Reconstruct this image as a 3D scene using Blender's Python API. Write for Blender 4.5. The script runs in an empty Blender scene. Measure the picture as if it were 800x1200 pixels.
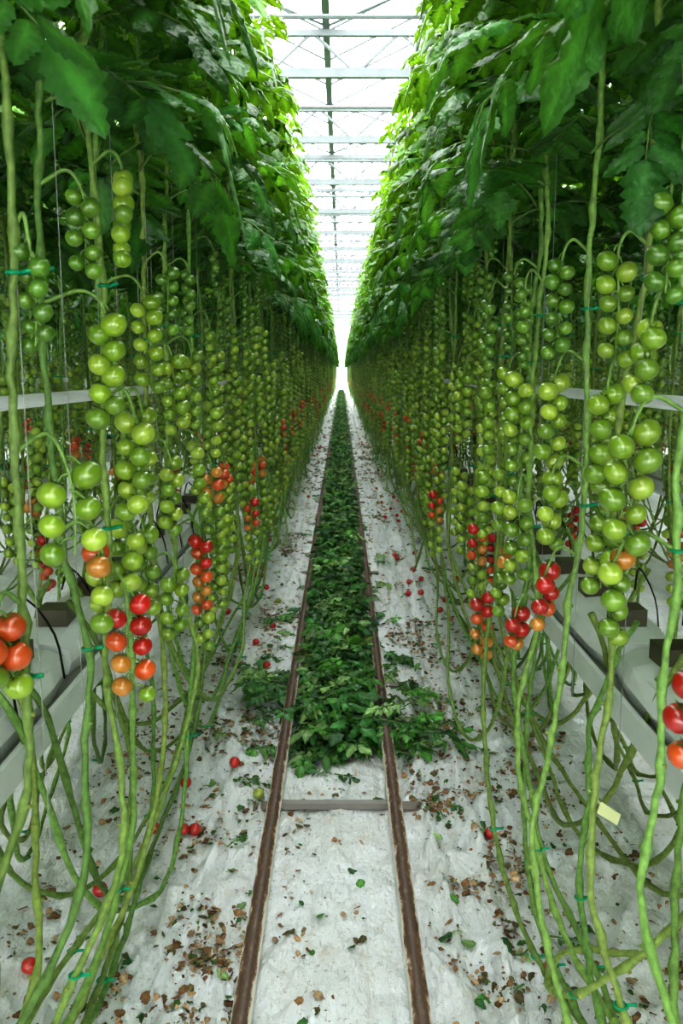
import bpy, math, random
import numpy as np
from mathutils import Vector, noise
R = random.Random(7)
C = bpy.context.scene.collection
scn = bpy.context.scene
scn.view_settings.view_transform = 'Standard'
for lk in ('High Contrast','Medium High Contrast','None'):
    try:
        scn.view_settings.look = lk; break
    except Exception as e: print('look',lk,e)

# ------------------------------------------------------------ mesh builder
class MB:
    def __init__(s): s.v=[]; s.c=[]; s.f=[]; s.m=[]; s.n=0; s.lim=None
    def add(s, V, F, mat, col):
        V=np.asarray(V,dtype=float); n=len(V)
        s.v.append(V)
        c=np.ones((n,4)); c[:,:3]=col; s.c.append(c)
        o=s.n
        for f in F: s.f.append(tuple(i+o for i in f))
        s.m.extend([mat]*len(F)); s.n+=n
    def obj(s, name, mats, link=True, parent=None, smooth=True):
        me=bpy.data.meshes.new(name)
        V=np.concatenate(s.v); me.from_pydata(V.tolist(),[],s.f)
        for m in mats: me.materials.append(m)
        me.polygons.foreach_set('material_index', s.m)
        me.polygons.foreach_set('use_smooth',[smooth]*len(s.f))
        a=me.color_attributes.new('Col','FLOAT_COLOR','POINT')
        a.data.foreach_set('color', np.concatenate(s.c).ravel())
        me.update()
        o=bpy.data.objects.new(name,me)
        if link: C.objects.link(o)
        if parent: o.parent=parent
        return o

def nrm(v):
    v=np.asarray(v,float); l=np.linalg.norm(v); return v/l if l>1e-9 else np.array([0,0,1.])
def catmull(P, k=4):
    P=[np.asarray(p,float) for p in P]
    P=[2*P[0]-P[1]]+P+[2*P[-1]-P[-2]]
    out=[]
    for i in range(1,len(P)-2):
        a,b,c,d=P[i-1:i+3]
        for j in range(k):
            t=j/k
            out.append(.5*((2*b)+(-a+c)*t+(2*a-5*b+4*c-d)*t*t+(-a+3*b-3*c+d)*t**3))
    out.append(P[-2]); return np.array(out)
def resample(P,step):
    P=np.asarray(P); d=np.r_[0,np.cumsum(np.linalg.norm(np.diff(P,axis=0),axis=1))]
    s=np.linspace(0,d[-1],max(2,int(d[-1]/step)))
    return np.stack([np.interp(s,d,P[:,i]) for i in range(3)],1)
def tube(mb, pts, rad, mat, col, k=6, caps=True):
    pts=np.asarray(pts,float); n=len(pts)
    if np.isscalar(rad): rad=[rad]*n
    V=[];ref=None
    for i in range(n):
        t=nrm(pts[min(i+1,n-1)]-pts[max(i-1,0)])
        if ref is None:
            ref=np.array([1.,0,0]) if abs(t[0])<.8 else np.array([0,1.,0])
        ref=nrm(ref-t*np.dot(ref,t)); b=np.cross(t,ref)
        for j in range(k):
            a=2*math.pi*j/k
            V.append(pts[i]+rad[i]*(math.cos(a)*ref+math.sin(a)*b))
    F=[(i*k+j,i*k+(j+1)%k,(i+1)*k+(j+1)%k,(i+1)*k+j) for i in range(n-1) for j in range(k)]
    if caps: F.append(tuple(range(k))[::-1]); F.append(tuple((n-1)*k+j for j in range(k)))
    mb.add(V,F,mat,col)
def box(mb, x0,x1,y0,y1,z0,z1, mat, col):
    V=[(x,y,z) for x in (x0,x1) for y in (y0,y1) for z in (z0,z1)]
    F=[(0,1,3,2),(4,6,7,5),(0,4,5,1),(2,3,7,6),(0,2,6,4),(1,5,7,3)]
    mb.add(V,F,mat,col)

# ------------------------------------------------------------ materials
def mat_new(name):
    m=bpy.data.materials.new(name); m.use_nodes=True
    nt=m.node_tree; return m,nt,nt.nodes,nt.links,nt.nodes['Principled BSDF']
def colnode(N,L,scale,amt,dark=(0.6,0.6,0.6,1)):
    a=N.new('ShaderNodeAttribute'); a.attribute_name='Col'
    tc=N.new('ShaderNodeTexCoord'); nz=N.new('ShaderNodeTexNoise'); nz.inputs['Scale'].default_value=scale; nz.inputs['Detail'].default_value=4
    L.new(tc.outputs['Object'],nz.inputs['Vector'])
    r=N.new('ShaderNodeMapRange'); r.inputs[1].default_value=.3; r.inputs[2].default_value=.7; r.inputs[3].default_value=1-amt; r.inputs[4].default_value=1+amt
    L.new(nz.outputs['Fac'],r.inputs[0])
    mx=N.new('ShaderNodeVectorMath'); mx.operation='SCALE'
    L.new(a.outputs['Color'],mx.inputs[0]); L.new(r.outputs[0],mx.inputs['Scale'])
    return mx.outputs[0], nz
def leaf_mat(name, trans=.35, rough=.42):
    m,nt,N,L,P=mat_new(name)
    c,nz=colnode(N,L,18,.22)
    L.new(c,P.inputs['Base Color']); P.inputs['Roughness'].default_value=rough
    P.inputs['Specular IOR Level'].default_value=.5
    bp=N.new('ShaderNodeBump'); bp.inputs['Strength'].default_value=.6; bp.inputs['Distance'].default_value=.012
    n2=N.new('ShaderNodeTexNoise'); n2.inputs['Scale'].default_value=55
    tc=N.new('ShaderNodeTexCoord'); L.new(tc.outputs['Object'],n2.inputs['Vector'])
    L.new(n2.outputs['Fac'],bp.inputs['Height']); L.new(bp.outputs[0],P.inputs['Normal'])
    T=N.new('ShaderNodeBsdfTranslucent')
    mm=N.new('ShaderNodeVectorMath'); mm.operation='MULTIPLY'; mm.inputs[1].default_value=(2.4,1.8,.5)
    L.new(c,mm.inputs[0]); L.new(mm.outputs[0],T.inputs['Color'])
    ms=N.new('ShaderNodeMixShader'); ms.inputs[0].default_value=trans
    L.new(P.outputs[0],ms.inputs[1]); L.new(T.outputs[0],ms.inputs[2])
    L.new(ms.outputs[0],N['Material Output'].inputs['Surface'])
    return m
def attr_mat(name, rough, amt=.1, scale=20, metal=0, spec=.5, coat=0, bump=0):
    m,nt,N,L,P=mat_new(name)
    c,nz=colnode(N,L,scale,amt)
    L.new(c,P.inputs['Base Color']); P.inputs['Roughness'].default_value=rough
    P.inputs['Metallic'].default_value=metal; P.inputs['Specular IOR Level'].default_value=spec
    P.inputs['Coat Weight'].default_value=coat; P.inputs['Coat Roughness'].default_value=.14
    if bump:
        bp=N.new('ShaderNodeBump'); bp.inputs['Strength'].default_value=bump; bp.inputs['Distance'].default_value=.01
        L.new(nz.outputs['Fac'],bp.inputs['Height']); L.new(bp.outputs[0],P.inputs['Normal'])
    return m
M_leaf=leaf_mat('tomato_leaf',.32,.36)
M_cut=leaf_mat('cut_leaf',.12,.42)
M_fruit=attr_mat('tomato_skin',.28,.10,30,spec=.7,coat=.8)
M_stem=attr_mat('tomato_stem',.5,.30,60,spec=.35,bump=.4)
M_plastic=attr_mat('plastic_parts',.4,.03,10)
M_dry=attr_mat('dry_leaf',.85,.3,60,spec=.2)
M_steel=attr_mat('painted_steel',.45,.08,6,metal=.0)
M_white=attr_mat('white_gutter',.3,.06,5)
PM=[M_leaf,M_fruit,M_stem,M_plastic]
def rail_mat():
    m,nt,N,L,P=mat_new('rusty_painted_rail')
    g=N.new('ShaderNodeNewGeometry'); sx=N.new('ShaderNodeSeparateXYZ'); L.new(g.outputs['Normal'],sx.inputs[0])
    tc=N.new('ShaderNodeTexCoord'); nz=N.new('ShaderNodeTexNoise'); nz.inputs['Scale'].default_value=45; nz.inputs['Detail'].default_value=8; nz.inputs['Roughness'].default_value=.8
    mp=N.new('ShaderNodeMapping'); mp.inputs['Scale'].default_value=(1,.3,1); L.new(tc.outputs['Object'],mp.inputs[0])
    L.new(mp.outputs[0],nz.inputs['Vector'])
    ml=N.new('ShaderNodeMath'); ml.operation='MULTIPLY'; ml.inputs[1].default_value=1.5; L.new(nz.outputs['Fac'],ml.inputs[0])
    ad=N.new('ShaderNodeMath'); ad.operation='ADD'; L.new(sx.outputs['Z'],ad.inputs[0]); L.new(ml.outputs[0],ad.inputs[1])
    cr=N.new('ShaderNodeValToRGB'); e=cr.color_ramp.elements
    e[0].position=.62; e[0].color=(.60,.57,.50,1); e[1].position=.70; e[1].color=(.20,.115,.065,1)
    x=cr.color_ramp.elements.new(.80); x.color=(.085,.055,.042,1)
    x=cr.color_ramp.elements.new(.90); x.color=(.13,.085,.058,1)
    x=cr.color_ramp.elements.new(1.0); x.color=(.30,.22,.16,1)
    dv=N.new('ShaderNodeMath'); dv.operation='MULTIPLY'; dv.inputs[1].default_value=.55; L.new(ad.outputs[0],dv.inputs[0]); L.new(dv.outputs[0],cr.inputs[0])
    gt=N.new('ShaderNodeMapRange'); gt.inputs[1].default_value=.975; gt.inputs[2].default_value=1.0; gt.inputs[3].default_value=0; gt.inputs[4].default_value=.5; L.new(sx.outputs['Z'],gt.inputs[0])
    mx=N.new('ShaderNodeMixRGB'); L.new(gt.outputs[0],mx.inputs[0]); L.new(cr.outputs[0],mx.inputs[1]); mx.inputs[2].default_value=(.32,.27,.23,1)
    L.new(mx.outputs[0],P.inputs['Base Color']); P.inputs['Roughness'].default_value=.36
    return m
M_rail=rail_mat()
def floor_mat():
    m,nt,N,L,P=mat_new('white_ground_film')
    tc=N.new('ShaderNodeTexCoord')
    def nz(s,d=6,r=.6,mapscale=None):
        n=N.new('ShaderNodeTexNoise'); n.inputs['Scale'].default_value=s; n.inputs['Detail'].default_value=d; n.inputs['Roughness'].default_value=r
        if mapscale:
            mp=N.new('ShaderNodeMapping'); mp.inputs['Scale'].default_value=mapscale; L.new(tc.outputs['Object'],mp.inputs[0]); L.new(mp.outputs[0],n.inputs['Vector'])
        else: L.new(tc.outputs['Object'],n.inputs['Vector'])
        return n
    def ramp(src,a,b,hi=1):
        r=N.new('ShaderNodeMapRange'); r.inputs[1].default_value=a; r.inputs[2].default_value=b; r.inputs[4].default_value=hi; L.new(src,r.inputs[0]); return r.outputs[0]
    def mix(f,c1,c2):
        x=N.new('ShaderNodeMixRGB'); L.new(f,x.inputs[0])
        if isinstance(c1,tuple): x.inputs[1].default_value=c1
        else: L.new(c1,x.inputs[1])
        x.inputs[2].default_value=c2; return x.outputs[0]
    c=mix(ramp(nz(2.2).outputs[0],.42,.72,.6),(.79,.81,.83,1),(.62,.61,.55,1))
    c=mix(ramp(nz(7,8,.8).outputs[0],.53,.68,.6),c,(.50,.43,.32,1))
    c=mix(ramp(nz(60,6,.75).outputs[0],.58,.68,.8),c,(.22,.16,.10,1))
    c=mix(ramp(nz(3,4,.6,(6,.5,1)).outputs[0],.58,.8,.5),c,(.45,.40,.32,1))
    L.new(c,P.inputs['Base Color']); P.inputs['Roughness'].default_value=.32
    b=N.new('ShaderNodeBump'); b.inputs['Strength'].default_value=1.0; b.inputs['Distance'].default_value=.07
    n1=nz(9,7,.55,(1,.5,1)); L.new(n1.outputs[0],b.inputs['Height']); L.new(b.outputs[0],P.inputs['Normal'])
    return m
M_floor=floor_mat()
m,nt,N,L,P=mat_new('greenhouse_glass')
tr=N.new('ShaderNodeBsdfTransparent'); gl=N.new('ShaderNodeBsdfGlossy'); gl.inputs['Roughness'].default_value=.1
ms=N.new('ShaderNodeMixShader'); ms.inputs[0].default_value=.06; L.new(tr.outputs[0],ms.inputs[1]); L.new(gl.outputs[0],ms.inputs[2]); L.new(ms.outputs[0],N['Material Output'].inputs['Surface'])
M_glass=m

# ------------------------------------------------------------ templates
def sphere_t(k,r):
    V=[];F=[]
    for i in range(r+1):
        a=math.pi*i/r
        rr=math.sin(a); z=math.cos(a)*.9
        if i==0: z-=.10
        for j in range(k):
            b=2*math.pi*j/k; q=max(rr,.001)*(1+.025*math.cos(5*b)*(z>0))
            V.append((q*math.cos(b),q*math.sin(b),z))
    for i in range(r):
        for j in range(k): F.append((i*k+j,(i+1)*k+j,(i+1)*k+(j+1)%k,i*k+(j+1)%k))
    return np.array(V),F
SPH_H=sphere_t(22,13); SPH_L=sphere_t(12,8)
def leaflet_t(seed,nu=11,ser=.14,curl=.3):
    r=random.Random(seed); V=[];F=[]; K=[]
    S=[-1,-.5,0,.5,1]; p1=r.uniform(0,6); p2=r.uniform(0,6); k=r.uniform(.35,.9)*curl*2
    for i in range(nu+1):
        u=i/nu
        w=.27*(math.sin(math.pi*min(1,u**.72))**.85) if 0<u<1 else .004
        for s in S:
            e=1.0
            if abs(s)==1:
                e=1+ser*(1 if i%2 else -1)+.16*math.sin(u*9+(p1 if s>0 else p2))
            y=s*w*e
            z=-k*.5*u*u + .10*abs(s)*w/.27*curl*1.2*math.sin(u*7+p1+(s>0)*1.3) - .22*abs(s)*abs(s)*w*(r.uniform(.7,1.3))
            # quilted surface between side veins
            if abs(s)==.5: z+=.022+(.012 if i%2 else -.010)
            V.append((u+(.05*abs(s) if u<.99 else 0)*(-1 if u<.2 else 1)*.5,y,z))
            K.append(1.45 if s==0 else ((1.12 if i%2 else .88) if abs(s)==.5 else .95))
    for i in range(nu):
        for j in range(4): F.append((i*5+j,(i+1)*5+j,(i+1)*5+j+1,i*5+j+1))
    return np.array(V),F,np.array(K)[:,None]
LT=[leaflet_t(i,13,.15) for i in range(10)]
LTL=[leaflet_t(50+i,6,.14,.6) for i in range(8)]
LTC=[leaflet_t(80+i,9,.09,.9) for i in range(10)]

def put_leaflet(mb,T,P,A,Nn,size,mat,col,wid=1.0):
    A=nrm(A); Y=nrm(np.cross(Nn,A)); Z=np.cross(A,Y)
    V,F,K=T
    W=P+size*(V[:,0:1]*A+V[:,1:2]*wid*Y+V[:,2:3]*Z)
    if mb.lim is not None:
        lx,sd=mb.lim     # the crop is kept trimmed clear of the path: soft limit in x
        q=(W[:,0]*sd-lx)
        W[:,0]=np.where(q>0,(lx+q*.35)*sd,W[:,0])
    mb.add(W,F,mat,np.asarray(col)[None,:]*K)

def comp_leaf(mb,P,az,L,elev,droop,r,col,stemcol,temps=LT,mat=0,smat=2,flat=False,lsz=.30,tumble=.7):
    """compound tomato leaf: arching rachis with lobed leaflets"""
    pts=[np.array(P,float)]; e=elev; n=7; d=None; T=[]
    az2=az
    for i in range(n):
        d=np.array([math.cos(az2)*math.cos(e),math.sin(az2)*math.cos(e),math.sin(e)])
        T.append(d); pts.append(pts[-1]+d*L/n); e-=droop/n; az2+=r.uniform(-.12,.12)
        if flat: e=elev*(1-i/n)
    T.append(d); pts=np.array(pts)
    if mb.lim is not None:
        lx,sd=mb.lim; q=pts[:,0]*sd-lx; pts[:,0]=np.where(q>0,(lx+q*.35)*sd,pts[:,0])
    tube(mb,pts,list(np.linspace(.0038,.0015,n+1)),smat,stemcol,4,False)
    up=np.array([0,0,1.])
    spec=[(2,.6,1),(3,.85,1),(4,.45,1),(4.7,.95,1),(5.6,.5,0),(6.3,.85,1)]
    for (q,sc,_) in spec:
        i=min(int(q),n-1); f=q-int(q)
        p=pts[i]*(1-f)+pts[i+1]*f; t=T[i]
        S=nrm(np.cross(t,up)); Nn=nrm(np.cross(S,t))
        for sd in (-1,1):
            a=r.uniform(.9,1.25)
            A=t*math.cos(a)+S*sd*math.sin(a)+np.array([0,0,-r.uniform(-.1,.45)*(0.2 if flat else 1)])
            N2=Nn+S*sd*r.uniform(-.2,.4)+t*r.uniform(-.35,.35)
            if flat: N2=N2+np.array([r.uniform(-tumble,tumble),r.uniform(-tumble,tumble),0]); A=A+np.array([r.uniform(-.3,.3),r.uniform(-.3,.3),r.uniform(-.1,.35)*tumble])
            cc=np.array(col)*r.uniform(.72,1.28)
            put_leaflet(mb,r.choice(temps),p+A*.008,A,N2,L*lsz*sc*r.uniform(.85,1.15),mat,cc,r.uniform(.95,1.3))
    t=T[-1]; S=nrm(np.cross(t,up)); Nn=nrm(np.cross(S,t))
    put_leaflet(mb,r.choice(temps),pts[-1],t+np.array([0,0,-.2 if not flat else 0]),Nn,L*lsz*1.15*r.uniform(.9,1.1),mat,np.array(col)*r.uniform(.85,1.15),1.2)

GREEN=[(.26,.39,.034),(.20,.33,.028),(.34,.46,.055),(.16,.28,.024)]
SMALLG=[(.10,.22,.02),(.14,.27,.025)]
def fcol(rip,r):
    if rip>.33: return np.array([.52,.014,.008])*r.uniform(.7,1.1)
    if rip>.16: return np.array([.62,.10,.016])*r.uniform(.8,1.1)
    if rip>.03: return np.array([.58,.25,.04])*r.uniform(.8,1.05)
    return np.array(r.choice(GREEN))*r.uniform(.82,1.15)
STEMC=(.20,.32,.09)
def truss(mb,att,hang,zb,rf,rip,r,hi=False,wide=.8,small=False,ax=None):
    att=np.array(att,float); hx,hy,zt=hang
    tip=np.array([hx+r.uniform(-.01,.01),hy+r.uniform(-.012,.012),zb+rf])
    top=np.array([hx,hy,zt-.01])
    knee=np.array([(att[0]*.35+hx*.65),(att[1]*.35+hy*.65),max(att[2],zt)+.025])
    path=catmull([att,knee,top,(top+tip)/2+np.array([r.uniform(-.008,.008),r.uniform(-.008,.008),0]),tip],5)
    tube(mb,path,list(np.linspace(.0040,.0018,len(path))),2,STEMC,5,False)
    step=rf*1.03; n=max(2,int((zt-zb)/step))
    a0=r.uniform(0,math.pi) if ax is None else ax
    SV,SF=SPH_H if hi else SPH_L
    for i in range(n):
        f=(i+.5)/n; zc=zt-rf-(zt-zb-2*rf)*(i/(max(1,n-1)))
        ctr=top*(1-f)+tip*f
        a=a0+(math.pi if i%2 else 0)+r.uniform(-.45,.45)
        off=rf*wide*r.uniform(.85,1.15)
        c=np.array([ctr[0]+off*math.cos(a),ctr[1]+off*math.sin(a),zc+r.uniform(-.004,.004)])
        s=rf*r.uniform(.84,1.05)*(1-.15*f)
        rr=rip-f*.6+r.uniform(-.12,.12)
        col=fcol(rr,r)
        if small: col=np.array(r.choice(SMALLG))*r.uniform(.8,1.2)
        Zx=nrm([-.5*math.cos(a)+r.uniform(-.2,.2),-.5*math.sin(a),1]); X=nrm(np.cross([0,1,.1],Zx)); Y=np.cross(Zx,X)
        # green shoulders slightly deeper, pale tip
        shade=(1.0-.16*np.clip(SV[:,2:3],-1,1))
        mb.add(c+s*(SV[:,0:1]*X+SV[:,1:2]*Y+SV[:,2:3]*Zx),SF,1,col[None,:]*shade)
        tp=c+Zx*s*.82; j=np.array([ctr[0],ctr[1],zc+s*1.35])
        tube(mb,[j,(j+tp)/2+np.array([0,0,.004]),tp],.0018,2,STEMC,4,False)
        V=[];F=[]
        for q in range(5):
            b=q*2*math.pi/5+a
            d=X*math.cos(b)+Y*math.sin(b); e=X*math.cos(b+1.57)+Y*math.sin(b+1.57)
            o=len(V)
            V+= [tp, c+Zx*s*.93+d*s*.28+e*s*.10, c+Zx*s*.93+d*s*.28-e*s*.10, c+Zx*s*1.02+d*s*.72]
            F+= [(o,o+1,o+3,o+2)]
        mb.add(np.array(V),F,2,(.07,.17,.03))

def clip(mb,p):
    a=[(p[0]+.011*math.cos(t),p[1]+.011*math.sin(t),p[2]) for t in np.linspace(0,6.28,9)]
    tube(mb,a,.003,3,(.0,.30,.14),4)
    tube(mb,[(p[0]+.009,p[1],p[2]),(p[0]+.028,p[1]-.004,p[2]+.004)],.004,3,(.0,.30,.14),4)

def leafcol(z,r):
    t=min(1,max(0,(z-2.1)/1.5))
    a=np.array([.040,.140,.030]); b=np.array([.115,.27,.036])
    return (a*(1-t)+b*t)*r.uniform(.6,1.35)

def stem_tube(mb,P,r,hi,r0=.0046,r1=.0078):
    w=lambda a: r.uniform(-a,a)
    P=resample(catmull(P,5),.028 if hi else .06); n=len(P)
    jj=.0024 if hi else .003
    J=np.array([[w(jj),w(jj),w(.001)] for _ in range(n)])
    J2=np.array([[w(.014),w(.014),0] for _ in range(n//6+2)])
    for i in range(n): 
        q=i/6; a=int(q); J[i]+=J2[a]*(1-q+a)+J2[a+1]*(q-a)
    P=P+J; rad=[]
    for i in range(n):
        b=r0+(r1-r0)*(i/n)
        rad.append(b+(.0032 if i%5==0 else (.0010 if i%5==1 else 0)))
    col=np.array(STEMC)*r.uniform(.70,1.2); col[0]*=r.uniform(.9,1.25)
    tube(mb,P,rad,2,col,8 if hi else 6)
    if hi:
        for i in range(5,n-5,5):
            if P[i][2]<1.3:
                a=r.uniform(0,6.28); t=nrm(P[i+1]-P[i-1]); d=nrm(np.cross(t,[math.cos(a),math.sin(a),.3]))
                tube(mb,[P[i],P[i]+d*(rad[i]+.004)],[.0045,.0035],2,col*np.array([1.25,1.0,.9]),5)
    return P

def plant(mb,sx,sy,side,seed,trs=None,zlow=2.12,hi=False,low=None,leaves=True,ztop=3.7,extra=()):
    """side=+1: path lies at +x. (sx,sy): stem position."""
    r=random.Random(seed)
    w=lambda a: r.uniform(-a,a)
    lean=lambda z: -side*.10*max(0,(z-2.2)/1.5)
    up=[(sx+lean(ztop)+w(.02),sy+w(.03),ztop),(sx+lean(3.1)+w(.02),sy+w(.03),3.1),(sx+w(.02),sy+w(.03),2.5),(sx+w(.025),sy+w(.03),2.0),(sx+w(.025),sy+w(.03),1.5),(sx+w(.02),sy+w(.02),1.1)]
    if low is None:
        L=r.uniform(.7,1.4); zz=r.uniform(.14,.42); o=r.uniform(.03,.18)
        low=[(sx-side*w(.03),sy-.08-r.uniform(0,.1),.78),(sx-side*o*.7,sy-.32*L,zz+.14),(sx-side*(o+w(.05)),sy-.65*L,zz),
             (sx-side*(o+.04+w(.03)),sy-L,zz+w(.05)),(sx-side*.18,sy-L-.3,zz+.22),(sx-side*.25,sy-L-.42,.90),(sx-side*.30,sy-L-.45,1.02)]
    P=stem_tube(mb,up+low,r,hi); n=len(P)
    for e in extra:
        Q=stem_tube(mb,e,r,hi,.0060,.0078); clip(mb,Q[int(len(Q)*r.uniform(.3,.7))])
    tube(mb,[(sx+.012+lean(4.2),sy,4.2),(sx+.010,sy+.008,2.4),(sx+.012,sy,.95)],.0009,3,(.35,.36,.33),3,False)
    for z in (1.25+w(.15),1.75+w(.1)): 
        k=min(range(n),key=lambda i:abs(P[i][2]-z)); clip(mb,P[k])
    for f in (.66,.74,.82):
        if r.random()<.6: clip(mb,P[int(n*f)])
    if trs is None:
        trs=[]; z=2.16+w(.08); i=0
        while z>1.0:
            ln=r.uniform(.22,.36); 
            rf=.0125+.0105*min(1,(2.2-z)/.5); sm=z>1.95
            if sm: ln*=.7
            rip=-.3
            if z<1.24: rip=r.choice([-.3,-.3,.15,.35,.65])
            elif z<1.40: rip=r.choice([-.3,-.3,-.3,.12,.25])
            a=w(1.1)+ (math.pi if r.random()<.18 else 0)
            d=.06+.025*r.random()
            trs.append((sx+side*d*math.cos(a),sy+d*math.sin(a),z,max(.74,z-ln),rf,rip,sm)); z-=r.uniform(.20,.27)
    for t in trs:
        hx,hy,zt,zb,rf,rip=t[:6]; sm=t[6] if len(t)>6 else False
        k=min(range(n),key=lambda i:abs(P[i][2]-(zt+.01))+ (9 if i>n*.6 else 0))
        truss(mb,P[k],(hx,hy,zt),zb,rf,rip,r,hi,.85 if not (len(t)>7) else t[7],sm)
    if leaves:
        z=zlow; az=r.uniform(0,6)
        while z<ztop+.02:
            az+=2.39996+w(.3)
            t=max(0,min(1,(z-2.1)/1.4))
            tow=max(0,side*math.cos(az))
            L=r.uniform(.31,.42)*(1-.25*t*tow)
            reach=.32*(1-t)+.14*t+w(.06)
            mb.lim=(side*sx+reach,side)
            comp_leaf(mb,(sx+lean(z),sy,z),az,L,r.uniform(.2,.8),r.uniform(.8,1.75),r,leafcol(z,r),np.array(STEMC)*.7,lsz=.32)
            z+=r.uniform(.050,.074)
        mb.lim=None

# ------------------------------------------------------------ plant variants, instanced rows
src=bpy.data.collections.new('tomato_plant_variants')
NV=9; PV=[]
for i in range(NV):
    mb=MB(); plant(mb,0,0,1,100+i)
    o=mb.obj('plant_%s'%('abcdefghi'[i]),PM,link=False); src.objects.link(o); PV.append(o)

def scatter_tree(col,name):
    g=bpy.data.node_groups.new(name,'GeometryNodeTree')
    g.interface.new_socket('Geometry',in_out='INPUT',socket_type='NodeSocketGeometry')
    g.interface.new_socket('Geometry',in_out='OUTPUT',socket_type='NodeSocketGeometry')
    N=g.nodes; L=g.links
    gi=N.new('NodeGroupInput'); go=N.new('NodeGroupOutput')
    ip=N.new('GeometryNodeInstanceOnPoints'); ci=N.new('GeometryNodeCollectionInfo')
    ci.inputs['Collection'].default_value=col; ci.inputs['Separate Children'].default_value=True; ci.inputs['Reset Children'].default_value=True
    L.new(gi.outputs[0],ip.inputs['Points']); L.new(ci.outputs[0],ip.inputs['Instance']); ip.inputs['Pick Instance'].default_value=True
    def na(n,t):
        a=N.new('GeometryNodeInputNamedAttribute'); a.data_type=t; a.inputs['Name'].default_value=n; return a.outputs[0]
    L.new(na('var','INT'),ip.inputs['Instance Index'])
    L.new(na('rot','FLOAT_VECTOR'),ip.inputs['Rotation']); L.new(na('scl','FLOAT_VECTOR'),ip.inputs['Scale'])
    L.new(ip.outputs[0],go.inputs[0]); return g
G=scatter_tree(src,'plant_scatter')
def scatter(name,tree,items,parent=None):
    me=bpy.data.meshes.new(name); me.from_pydata([i[0] for i in items],[],[])
    a=me.attributes.new('var','INT','POINT'); a.data.foreach_set('value',[i[1] for i in items])
    a=me.attributes.new('rot','FLOAT_VECTOR','POINT'); a.data.foreach_set('vector',[c for i in items for c in i[2]])
    a=me.attributes.new('scl','FLOAT_VECTOR','POINT'); a.data.foreach_set('vector',[c for i in items for c in i[3]])
    o=bpy.data.objects.new(name,me); C.objects.link(o)
    if parent: o.parent=parent
    md=o.modifiers.new('instances','NODES'); md.node_group=tree
    return o
YEND=74
def row(c,yend,dy):
    items=[]
    for off,side in ((-.35,-1),(.35,1)):
        pathside = abs(c)<1 and (c+off)*c>0 and abs(c+off)<.6
        y=-1.6
        while y<yend:
            ok=True
            if pathside and .35<y<2.85: ok=False
            if ok:
                s=R.uniform(.96,1.04)
                x=c+off+R.uniform(-.03,.03)
                if pathside: x+=.005 if c<0 else .05
                items.append(((x,y,0),R.randrange(NV),(0,0,R.uniform(-.12,.12)),(side*s,s,R.uniform(.97,1.03))))
            y+=dy*R.uniform(.85,1.15) if not pathside else .30*R.uniform(.85,1.15)
    return scatter('tomato_plant_row',G,items)
r0=row(-.85,YEND,.32); row(.85,YEND,.32)
for o in PV: o.parent=r0
row(-2.55,40,.33); row(2.55,40,.33); row(-4.25,24,.34); row(4.25,24,.34)

# ------------------------------------------------------------ hero plants beside the path (near field)
def hero(x,y,side,seed,trs,low=None,**k):
    mb=MB(); plant(mb,x,y,side,seed,trs,hi=True,low=low,**k)
    return mb.obj('tomato_plant',PM)
# left side
hero(-.53,.86,1,1,[(-.52,.98,1.38,1.2,.026,.4)],
     low=[(-.54,.72,.8),(-.56,.45,.5),(-.6,.1,.36),(-.62,-.4,.36),(-.7,-.7,.8),(-.8,-.75,1.02)])
hero(-.47,1.24,1,2,[(-.42,1.30,1.545,1.375,.0255,-.3,False,1.15),(-.49,1.17,1.34,1.2,.025,.45),(-.44,1.25,1.86,1.70,.016,0,True)],
     low=[(-.50,1.12,.95),(-.56,.95,.78),(-.63,.7,.62),(-.66,.3,.5),(-.7,-.1,.5),(-.76,-.3,.9),(-.8,-.35,1.02)],
     extra=[[(-.80,1.9,1.02),(-.70,1.78,.95),(-.62,1.6,.72),(-.58,1.35,.52),(-.62,.9,.42),(-.66,.3,.4)],
            [(-.80,1.5,1.02),(-.72,1.42,.97),(-.60,1.30,.80),(-.56,1.12,.60),(-.62,.7,.45),(-.66,.1,.4)]])
hero(-.49,1.50,1,3,[(-.42,1.56,1.79,1.57,.0250,-.3,False,.6),(-.42,1.46,1.39,1.22,.024,.18),(-.44,1.52,1.99,1.83,.018,0,True)],
     low=[(-.46,1.44,.90),(-.46,1.36,.76),(-.52,1.22,.62),(-.61,1.02,.52),(-.68,.7,.46),(-.72,.3,.6),(-.8,.1,1.02)],
     extra=[[(-.80,2.4,1.02),(-.66,2.3,.9),(-.56,2.1,.62),(-.52,1.8,.42),(-.54,1.4,.34),(-.60,.9,.3),(-.64,.2,.35)]])
hero(-.49,1.72,1,4,[(-.42,1.72,2.07,1.87,.022,-.3,False,.35),(-.415,1.72,1.60,1.37,.0245,-.3),(-.42,1.62,1.255,1.02,.0240,.55,False,1.0),(-.45,1.75,1.38,1.2,.024,-.3)],
     low=[(-.44,1.62,.88),(-.44,1.52,.72),(-.50,1.36,.55),(-.56,1.1,.40),(-.62,.7,.36),(-.7,.3,.8),(-.8,.2,1.02)],
     extra=[[(-.80,2.9,1.02),(-.68,2.8,.85),(-.58,2.5,.5),(-.54,2.1,.32),(-.56,1.7,.26),(-.60,1.1,.26),(-.66,.4,.3)]])
hero(-.52,1.98,1,5,[(-.45,2.0,1.86,1.62,.021,-.3),(-.46,1.98,1.6,1.36,.0235,-.3),(-.46,1.95,1.33,1.1,.0235,-.1)],
     low=[(-.5,1.88,.85),(-.47,1.74,.66),(-.50,1.52,.5),(-.58,1.25,.42),(-.64,.9,.42),(-.7,.5,.7),(-.8,.4,1.02)])
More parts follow.
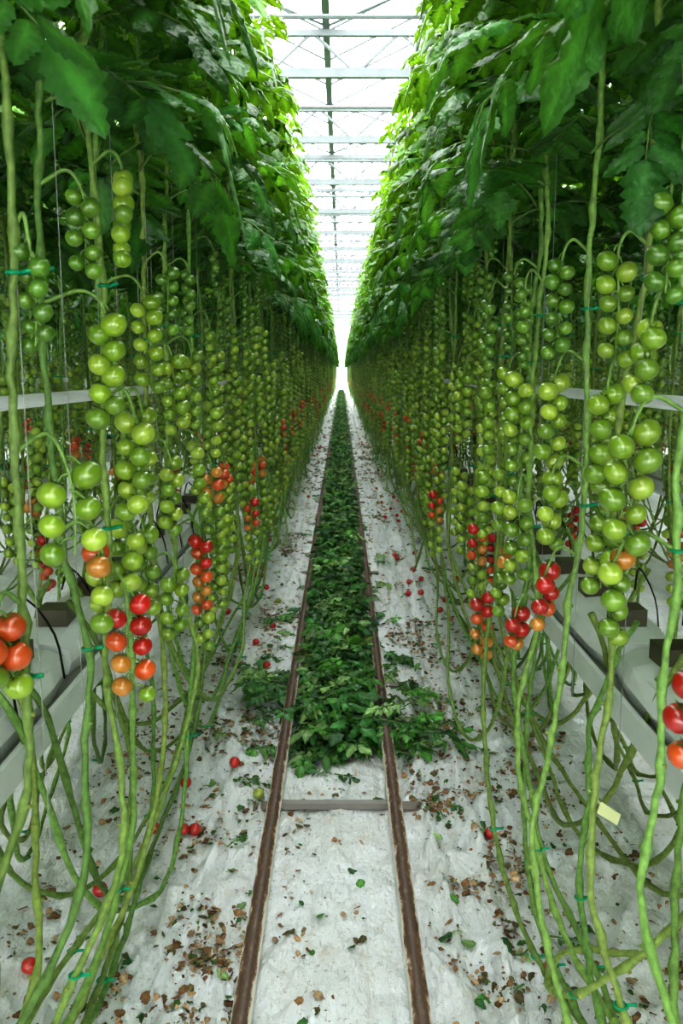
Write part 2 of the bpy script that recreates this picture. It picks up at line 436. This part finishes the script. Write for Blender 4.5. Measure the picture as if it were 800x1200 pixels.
hero(-.51,2.26,1,6,[(-.45,2.27,1.95,1.75,.018,0,True),(-.45,2.3,1.73,1.5,.022,-.3),(-.45,2.24,1.46,1.24,.023,-.3),(-.45,2.25,1.16,.95,.023,-.05)],
     low=[(-.47,2.17,.82),(-.47,1.98,.58),(-.52,1.7,.42),(-.60,1.3,.34),(-.66,.9,.4),(-.7,.5,.8),(-.8,.4,1.02)])
hero(-.51,2.62,1,7,[(-.45,2.6,1.98,1.78,.018,0,True),(-.45,2.6,1.75,1.5,.022,-.3),(-.45,2.66,1.47,1.22,.023,-.3),(-.45,2.68,1.17,.77,.0235,.45)],
     low=[(-.44,2.52,.8),(-.46,2.36,.6),(-.53,2.1,.44),(-.62,1.75,.36),(-.68,1.3,.4),(-.72,.9,.8),(-.8,.8,1.02)])
# right side
hero(.52,.80,-1,11,[(.52,.86,1.75,1.6,.018,0,True)],
     low=[(.54,.66,.8),(.57,.4,.5),(.6,0,.36),(.62,-.4,.36),(.7,-.7,.8),(.8,-.75,1.02)])
hero(.50,1.04,-1,12,[(.445,1.02,1.31,1.17,.023,.7,False,1.0),(.50,1.05,1.7,1.5,.021,-.3)],
     low=[(.51,.95,.85),(.50,.85,.65),(.54,.5,.45),(.58,.1,.38),(.6,-.3,.4),(.7,-.5,.8),(.8,-.55,1.02)],
     extra=[[(.80,1.7,1.02),(.70,1.6,.95),(.60,1.42,.74),(.56,1.15,.52),(.60,.8,.42),(.66,.2,.4)]])
hero(.54,1.38,-1,13,[(.50,1.36,1.95,1.78,.019,0,True),(.49,1.38,1.77,1.62,.022,-.3),(.465,1.36,1.61,1.38,.0240,-.3,False,.95),(.47,1.42,1.385,1.2,.0235,.05)],
     low=[(.51,1.30,.9),(.49,1.2,.78),(.52,1.0,.62),(.60,.7,.5),(.64,.3,.45),(.7,0,.8),(.8,-.1,1.02)],
     extra=[[(.80,2.2,1.02),(.68,2.1,.92),(.58,1.9,.62),(.52,1.6,.42),(.56,1.2,.34),(.62,.6,.34)],
            [(.80,1.35,1.02),(.70,1.36,.90),(.62,1.45,.66),(.50,1.58,.42),(.46,1.75,.30),(.55,1.9,.28),(.68,1.8,.34)]])
hero(.54,1.60,-1,14,[(.50,1.6,1.9,1.68,.02,-.3),(.50,1.62,1.66,1.44,.0235,-.3),(.50,1.58,1.42,1.25,.0235,-.3)],
     low=[(.48,1.54,.85),(.48,1.44,.66),(.52,1.25,.48),(.58,.95,.38),(.63,.6,.36),(.7,.3,.8),(.8,.2,1.02)])
hero(.51,1.84,-1,15,[(.46,1.84,1.92,1.7,.019,0,True),(.46,1.86,1.68,1.46,.0225,-.3),(.45,1.82,1.265,1.11,.0235,.75,False,1.15),(.46,1.85,1.47,1.28,.0235,-.3)],
     low=[(.46,1.78,.88),(.42,1.72,.7),(.43,1.58,.48),(.48,1.34,.32),(.57,1.0,.3),(.68,.6,.7),(.8,.5,1.02)],
     extra=[[(.80,2.8,1.02),(.66,2.7,.85),(.56,2.4,.45),(.52,2.0,.26),(.56,1.6,.22),(.62,1.0,.26)]])
hero(.51,2.17,-1,16,[(.45,2.15,1.9,1.68,.018,0,True),(.45,2.18,1.68,1.42,.0225,-.3),(.45,2.15,1.387,1.12,.0235,-.3),(.45,2.13,1.08,.95,.0235,.7,False,1.1)],
     low=[(.47,2.1,.82),(.46,1.98,.6),(.50,1.78,.42),(.58,1.5,.36),(.64,1.1,.4),(.7,.8,.8),(.8,.7,1.02)])
hero(.53,2.42,-1,17,[(.47,2.4,1.95,1.73,.018,0,True),(.47,2.42,1.7,1.46,.0225,-.3),(.47,2.42,1.44,1.2,.0235,-.3),(.47,2.42,1.18,.97,.023,.15)],
     low=[(.50,2.32,.8),(.52,2.1,.5),(.58,1.8,.3),(.64,1.4,.3),(.7,1.1,.8),(.8,1.0,1.02)])
hero(.51,2.68,-1,18,[(.45,2.66,1.9,1.68,.02,0,True),(.45,2.64,1.66,1.42,.0225,-.3),(.45,2.68,1.4,1.15,.0235,-.3),(.45,2.65,.99,.75,.0235,.55)],
     low=[(.46,2.6,.82),(.44,2.48,.58),(.45,2.25,.32),(.52,1.9,.2),(.62,1.5,.28),(.7,1.2,.8),(.8,1.1,1.02)])

# ------------------------------------------------------------ gutters with slabs
def gutter(c,yend):
    mb=MB(); W=(.78,.80,.81)
    prof=[(-.13,.86),(-.145,.86),(-.145,.835),(-.135,.83),(-.135,.775),(-.10,.74),(.10,.74),(.135,.775),(.135,.83),(.145,.835),(.145,.86),(.13,.86)]
    V=[(c+x,y,z) for y in (-1.8,yend) for x,z in prof]; n=len(prof)
    mb.add(V,[(i,i+1,n+i+1,n+i) for i in range(n-1)],0,W)
    box(mb,c-.128,c+.128,-1.8,yend,.80,.835,0,(.3,.3,.28))
    y=-1.7; k=0
    while y<yend-1:
        L=.96
        xs=[-.10,-.112,-.10,-.05,0,.05,.10,.112,.10]; zs=[.835,.875,.925,.943,.948,.943,.925,.875,.835]
        nn=6 ; V=[];F=[]
        for q in range(nn+1):
            f=q/nn; sc=.82 if q in (0,nn) else 1
            for x,z in zip(xs,zs): V.append((c+x*sc+R.uniform(-.003,.003),y+L*f,.835+(z-.835)*sc+R.uniform(-.003,.003)))
        for q in range(nn):
            for j in range(8): F.append((q*9+j,q*9+j+1,(q+1)*9+j+1,(q+1)*9+j))
        F.append(tuple(range(9))); F.append(tuple(nn*9+j for j in range(9)))
        mb.add(V,F,0,(.82,.84,.85))
        if y<16:
            for q in range(3):
                yy=y+.16+q*.32
                box(mb,c-.045,c+.045,yy-.045,yy+.045,.94,.99,0,(.07,.06,.035) if (k+q)%2 else (.10,.09,.06))
                tube(mb,catmull([(c+.02,yy,1.04),(c+.04,yy+.03,1.10),(c+.1,yy+.05,1.0),(c+.12,yy+.05,.88)],3),.003,1,(.01,.01,.01),4)
        y+=1.0; k+=1
    y=-1
    while y<min(yend,40):
        for q in (-1,1): tube(mb,[(c+q*.14,y,.86),(c+q*.03,y,1.35),(c+q*.03,y,5.7)],.0025,0,(.4,.4,.4),4)
        box(mb,c-.15,c+.15,y-.015,y+.015,.725,.742,0,(.55,.56,.55)); y+=2.4
    g=mb.obj('growing_gutter',[M_white,M_plastic],smooth=False)
    mb=MB(); tube(mb,[(c,-1.8,1.60),(c,yend,1.60)],.019,0,(.80,.82,.82),12)
    mb.obj('heating_pipe',[M_white],parent=g)
for c,ye in ((-.85,YEND),(.85,YEND),(-2.55,40),(2.55,40),(-4.25,24),(4.25,24)): gutter(c,ye)

# ------------------------------------------------------------ floor
def ridge(x,y,z,p=5): return (1-abs(noise.noise(Vector((x,y,z)))))**p
def fh(x,y):
    h=.018*noise.noise(Vector((x*2.2,y*1.3,0)))+.018*noise.noise(Vector((x*7,y*3.5,3)))
    h+=.030*ridge(x*5+.4*y,y*2.2,5,10)+.020*ridge(x*11-y*1.2,y*5,8,10)
    for (fx,a,w,ph) in ((.45,.070,.022,0),(.58,.060,.026,2),(.70,.04,.02,9),(-.62,.045,.03,4),(-.42,.032,.020,1),(.34,.024,.018,6)):
        cx=fx+.06*noise.noise(Vector((ph,y*.5,0)))
        h+=a*math.exp(-((x-cx)/w)**2)*max(.1,.6+.9*noise.noise(Vector((ph+9,y*.9,1))))
    t=max(0,abs(x+.025)-.6); h+=min(.06,t*.12)
    if -.30<x<.25: h=h*.28
    return h
xs=[-7,-4,-2,-1.5,-1.2]+list(np.linspace(-1.05,1.05,190))+[1.2,1.5,2,4,7]
ys=[-3,-1,0,1]; y=1.2
while y<78: ys.append(y); y+=max(.015,.007*y*(1 if y<14 else 3))
ys.append(78)
V=[(x,y,fh(x,y)) for y in ys for x in xs]; nx=len(xs)
F=[(j*nx+i,j*nx+i+1,(j+1)*nx+i+1,(j+1)*nx+i) for j in range(len(ys)-1) for i in range(nx-1)]
mb=MB(); mb.add(V,F,0,(1,1,1)); mb.obj('floor',[M_floor])

# ------------------------------------------------------------ pipe rails
RX=(-.251,.20)
mb=MB()
for x in RX: tube(mb,[(x,-2,.082),(x,YEND,.082)],.0265,0,(1,1,1),28)
mb2=MB()
y=3.08-1.3*3
while y<YEND:
    box(mb2,RX[0]-.0,RX[1]+.0,y-.016,y+.016,.010,.034,1,(.24,.22,.20))
    for x in RX:
        box(mb2,x-.09 if x<0 else x-.02,x+.02 if x<0 else x+.11,y-.03,y+.03,.006,.020,1,(.20,.17,.14))
        box(mb2,x-.014,x+.014,y-.02,y+.02,.010,.062,1,(.30,.28,.25))
    y+=1.3
rail=bpy.data.objects.new('pipe_rail_track',None); C.objects.link(rail)
mb.obj('rails',[M_rail],parent=rail)
mb2.obj('sleepers',[M_rail,M_steel],parent=rail,smooth=False)

# ------------------------------------------------------------ pile of cut leaves between rails
def pile_h(x,y): 
    return .058*max(0,1-((x+.025)/.215)**2)**.6*(.8+.8*noise.noise(Vector((x*6,y*3,7))))
pr=random.Random(5)
def cutcol():
    q=pr.random()
    c=np.array([.048,.155,.040]) if q<.46 else (np.array([.09,.245,.05]) if q<.80 else np.array([.21,.34,.13]))
    return c*pr.uniform(.55,1.35)
def cutleaf(mb,x,y,z,L,col,temps,lsz=.34):
    comp_leaf(mb,(x,y,z),pr.uniform(0,6.28),L,pr.uniform(-.1,.4),.5,pr,col,(.14,.27,.07),temps,0,1,True,lsz,.9)
def between(mb,n0,temps,y):
    """one cut leaf lying between the rails"""
    L=pr.uniform(.12,.22); m=L*.75
    x=pr.uniform(-.222+m*.35,.172-m*.35)
    az=pr.uniform(0,6.28)
    ex=x+math.cos(az)*L
    if ex<-.215 or ex>.165: az=math.pi-az
    z=.012+pile_h(x,y)*min(1,(y-n0)/.25+.15)+pr.uniform(0,.055)
    comp_leaf(mb,(x,y,z),az,L,pr.uniform(-.1,.35),.4,pr,cutcol(),(.16,.29,.08),temps,0,1,True,.38,1.7)
mb=MB()
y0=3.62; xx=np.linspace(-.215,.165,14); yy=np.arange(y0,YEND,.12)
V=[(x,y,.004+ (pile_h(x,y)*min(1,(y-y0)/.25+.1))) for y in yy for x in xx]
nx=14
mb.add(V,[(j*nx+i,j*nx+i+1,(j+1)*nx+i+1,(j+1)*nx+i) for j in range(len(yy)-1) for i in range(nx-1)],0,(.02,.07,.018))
for k in range(950):
    y=y0+.02+ (pr.random()**1.15)*5.0
    between(mb,y0,LTC,y)
for (cx,cy,sx,sy,n) in ((-.345,4.15,.035,.13,30),(-.32,4.5,.03,.2,8),(.285,3.78,.035,.16,30),(.36,3.60,.06,.05,10),(-.02,3.60,.10,.03,26),(.28,4.5,.02,.4,8),(-.33,5.6,.02,.6,8),(.28,6,.02,.7,10)):
    for k in range(n):
        x=pr.gauss(cx,sx); y=pr.gauss(cy,sy); cutleaf(mb,x,y,fh(x,y)+.012+pr.uniform(0,.09)*(n>29),pr.uniform(.10,.17),cutcol(),LTC,.38)
for (x,y) in ((-.06,3.33),(-.03,3.36),(.55,2.25),(.5,2.1),(.62,2.3),(-.4,2.75),(-.42,3.3),(-.33,3.9),(.38,3.05),(.42,3.1),(-.62,2.1),(.42,3.5),(-.5,3.7),(.5,4.1),(.45,3.7)):
    cutleaf(mb,x,y,fh(x,y)+.008,pr.uniform(.07,.12),cutcol(),LTC,.36)
for k in range(300):
    y=1.8+pr.random()**1.3*9; x=pr.choice([-1,1])*pr.uniform(.27,.75) if pr.random()<.9 else pr.uniform(-.18,.14)
    a=pr.uniform(0,6.28)
    put_leaflet(mb,pr.choice(LTC),np.array([x,y,fh(x,y)+.008]),np.array([math.cos(a),math.sin(a),.1]),np.array([pr.uniform(-.4,.4),pr.uniform(-.4,.4),1]),pr.uniform(.02,.055),0,cutcol()*.9,1.1)
pm=[M_cut,M_stem]
pile=mb.obj('cut_leaf_pile',pm)
src2=bpy.data.collections.new('cut_leaf_variants')
for i in range(3):
    mb=MB()
    for k in range(330): between(mb,-1,LTL,pr.uniform(0,2.4))
    for k in range(10):
        x=pr.choice([-.34,.29])+pr.gauss(0,.03); y=pr.uniform(0,2.4); cutleaf(mb,x,y,.02,pr.uniform(.08,.14),cutcol(),LTL,.38)
    src2.objects.link(mb.obj('pile_part_%s'%'abc'[i],pm,link=False,parent=pile))
G2=scatter_tree(src2,'leaf_scatter')
scatter('pile_far_part',G2,[((0,8.2+2.3*k,0),k%3,(0,0,0),(1,1,1)) for k in range(28)],parent=pile)

# ------------------------------------------------------------ dry litter + fallen tomatoes
lr=random.Random(21); mb=MB()
DC=[(.24,.14,.07),(.32,.21,.12),(.14,.08,.04),(.40,.29,.18),(.12,.10,.05)]
def flake(x,y):
    T=lr.choice(LTL); a=lr.uniform(0,6.28)
    s=(.006+.024*lr.random()**2.0)*(1+ y*.03)
    col=np.array(lr.choice(DC))*lr.uniform(.7,1.3) if lr.random()<.9 else np.array([.05,.12,.03])
    put_leaflet(mb,T,np.array([x,y,fh(x,y)+.004+s*.15]),np.array([math.cos(a),math.sin(a),lr.uniform(-.2,.35)]),np.array([lr.uniform(-.7,.7),lr.uniform(-.7,.7),1]),s,0,col,lr.uniform(.6,2.2))
cnt=0
while cnt<15000:
    y=1.7+ (lr.random()**1.4)*18; 
    sidee=lr.choice((-1,1)); x=sidee*lr.uniform(.27,1.0)
    if lr.random()<.04: x=lr.uniform(-.2,.15)
    if -.29<x<-.2 or .16<x<.24: continue
    d=noise.noise(Vector((x*3,y*2,11)))+.6*noise.noise(Vector((x*9,y*8,2)))
    pw=.035+ (1.0 if d>.25 else (.25 if d>.15 else 0))+ .12*max(0,abs(x)-.5)
    if lr.random()>pw: continue
    cnt+=1; flake(x,y)
for (cx,cy,sx,sy,n) in ((-.40,2.25,.05,.06,130),(-.43,2.02,.04,.04,50),(.50,4.05,.07,.25,260),(.58,2.66,.06,.10,200),(.80,3.2,.07,.2,160),(-.85,3.4,.1,.3,260),(-.44,5.3,.07,.4,240),(.34,3.1,.05,.04,110),(.45,3.35,.08,.2,150),(-.5,2.9,.1,.15,90),(-.75,4.3,.12,.5,260),(.7,5.2,.12,.6,260),(-.34,3.4,.03,.3,80),(.62,2.1,.1,.1,60)):
    for k in range(n):
        x=lr.gauss(cx,sx); y=lr.gauss(cy,sy)
        if -.29<x<.24: continue
        flake(x,y)
mb.obj('dry_leaf_litter',[M_dry])
mb=MB()
pts=[(-.676,2.85,1),(-.57,2.86,1),(-.535,2.88,1),(-.452,3.39,.8),(-.62,3.18,1),(.534,2.85,1),(-.77,2.49,1),(-.325,3.12,-1),(-.865,2.13,1),
     (-.70,6.8,1),(-.64,6.75,1),(-.76,6.9,1),(-.58,6.4,1),(.68,5.7,1),(.74,5.9,1),(-.42,4.6,.8)]
for k in range(150):
    pts.append((lr.choice([-1,1])*lr.uniform(.42,.95),lr.uniform(5,26),lr.choice([1,1,1,-1,.3])))
for x,y,q in pts:
    rr=lr.uniform(.019,.024); SV,SF=SPH_H
    col=(.50,.02,.012) if q>.5 else ((.6,.14,.03) if q>0 else (.30,.36,.06))
    t=lr.uniform(0,1.2); ca,sa=math.cos(t),math.sin(t)
    Rm=np.array([[1,0,0],[0,ca,-sa],[0,sa,ca]])
    mb.add((SV@Rm.T)*rr+np.array([x,y,fh(x,y)+rr*.93]),SF,0,col)
mb.obj('fallen_tomatoes',[M_fruit])

# ------------------------------------------------------------ plant tag
mb=MB()
V=[(.515,1.60,.80),(.552,1.585,.782),(.560,1.59,.802),(.523,1.605,.822)]
V2=[(a+.0015,b+.002,c) for a,b,c in V]
mb.add(V+V2,[(0,1,2,3),(7,6,5,4),(0,4,5,1),(1,5,6,2),(2,6,7,3),(3,7,4,0)],0,(.55,.58,.28))
tube(mb,[(.520,1.602,.82),(.512,1.60,.84),(.49,1.58,.86)],.0015,0,(.6,.6,.3),5)
mb.obj('plant_label_tag',[M_plastic],smooth=False)

# ------------------------------------------------------------ greenhouse shell
ZC=5.7; ZG=6.35; ZR=7.1; X0=-.21
mb=MB(); SC=(.17,.19,.195)
y=12.5-3.4*4
while y<78:
    box(mb,-7,7,y-.05,y+.05,ZC-.06,ZC+.06,0,SC)
    box(mb,-7,7,y-.04,y+.04,ZG-.18,ZG-.10,0,SC)
    x=-7
    while x<7:
        tube(mb,[(x,y,ZC),(x+.6,y,ZG-.13)],.024,0,SC,6); tube(mb,[(x+.6,y,ZG-.13),(x+1.2,y,ZC)],.024,0,SC,6); x+=1.2
    tube(mb,[(-7,y+1.45,ZC-.02),(7,y+1.45,ZC-.02)],.028,0,SC,6)
    for cx in (-6.8,6.8): box(mb,cx-.05,cx+.05,y-.05,y+.05,0,ZG,0,SC)
    y+=3.4
mb.obj('roof_truss_frame',[M_steel],smooth=False)
mb=MB(); mg=MB()
b=[X0+3.2*k for k in (-2,-1,0,1,2)]
for gx in b:
    box(mb,gx-.05,gx+.05,-3,78,ZG-.06,ZG+.04,0,SC)
for k in range(-2,2):
    a=X0+3.2*k; r_=a+1.6; c2=a+3.2
    box(mb,r_-.03,r_+.03,-3,78,ZR-.03,ZR+.05,0,SC)
    mg.add([(a,-3,ZG+.05),(a,78,ZG+.05),(r_,78,ZR),(r_,-3,ZR)],[(0,1,2,3)],0,(1,1,1))
    mg.add([(c2,-3,ZG+.05),(c2,78,ZG+.05),(r_,78,ZR),(r_,-3,ZR)],[(0,1,2,3)],0,(1,1,1))
    y=-3
    while y<60:
        tube(mb,[(a,y,ZG),(r_,y,ZR)],.020,0,SC,4); tube(mb,[(c2,y,ZG),(r_,y,ZR)],.020,0,SC,4); y+=1.13
for px in (.97,-1.3): tube(mb,[(px,-3,ZC+.07),(px,78,ZC+.07)],.032,0,SC,6)
for k in range(6):
    y=9.1+k*6.8
    tube(mb,[(-.2,y,ZG-.05),(2.99,y+3.4,ZG-.05)],.020,0,SC,5); tube(mb,[(2.99,y,ZG-.05),(-.2,y+3.4,ZG-.05)],.020,0,SC,5)
    tube(mb,[(-3.4,y,ZG-.05),(-.2,y+3.4,ZG-.05)],.020,0,SC,5)
ce=bpy.data.objects.new('ceiling',None); C.objects.link(ce)
mb.obj('roof_bars',[M_steel],parent=ce,smooth=False); mg.obj('roof_glass',[M_glass],parent=ce,smooth=False)
for nm,yy in (('wall_end',78),('wall_back',-3)):
    mw=MB(); mw.add([(-7,yy,0),(7,yy,0),(7,yy,ZR),(-7,yy,ZR)],[(0,1,2,3)],1,(1,1,1))
    box(mw,-7,7,yy-.05,yy+.05,0,.5,0,(.5,.52,.5))
    for k in range(12): box(mw,-7+k*1.27-.02,-7+k*1.27+.02,yy-.03,yy+.03,0,ZG,0,SC)
    for z in (2.4,4.4,ZG): box(mw,-7,7,yy-.03,yy+.03,z-.03,z+.03,0,SC)
    mw.obj(nm,[M_steel,M_glass],smooth=False)
for nm,x in (('wall_left',-7),('wall_right',7)):
    mw=MB(); box(mw,x-.03,x+.03,-3,78,0,4.2,0,(.10,.14,.09)); box(mw,x-.04,x+.04,-3,78,4.2,4.3,0,SC)  # unseen side wall; opaque lower part added to block sky light between rows
    mw.add([(x,-3,4.3),(x,78,4.3),(x,78,ZG),(x,-3,ZG)],[(0,1,2,3)],1,(1,1,1))
    mw.obj(nm,[M_steel,M_glass],smooth=False)

# ------------------------------------------------------------ light
w=bpy.data.worlds.new('overcast_sky'); scn.world=w; w.use_nodes=True
bg=w.node_tree.nodes['Background']; bg.inputs[0].default_value=(.95,.98,1,1); bg.inputs[1].default_value=6.8

# ------------------------------------------------------------ camera
cd=bpy.data.cameras.new('camera'); co=bpy.data.objects.new('camera',cd); C.objects.link(co)
cd.sensor_fit='VERTICAL'; cd.sensor_height=36; cd.lens=30; cd.clip_start=.05
co.location=(0,0,1.68); co.rotation_euler=(math.radians(90-9.37),0,0)
cd.dof.use_dof=True; cd.dof.focus_distance=2.6; cd.dof.aperture_fstop=8
scn.camera=co
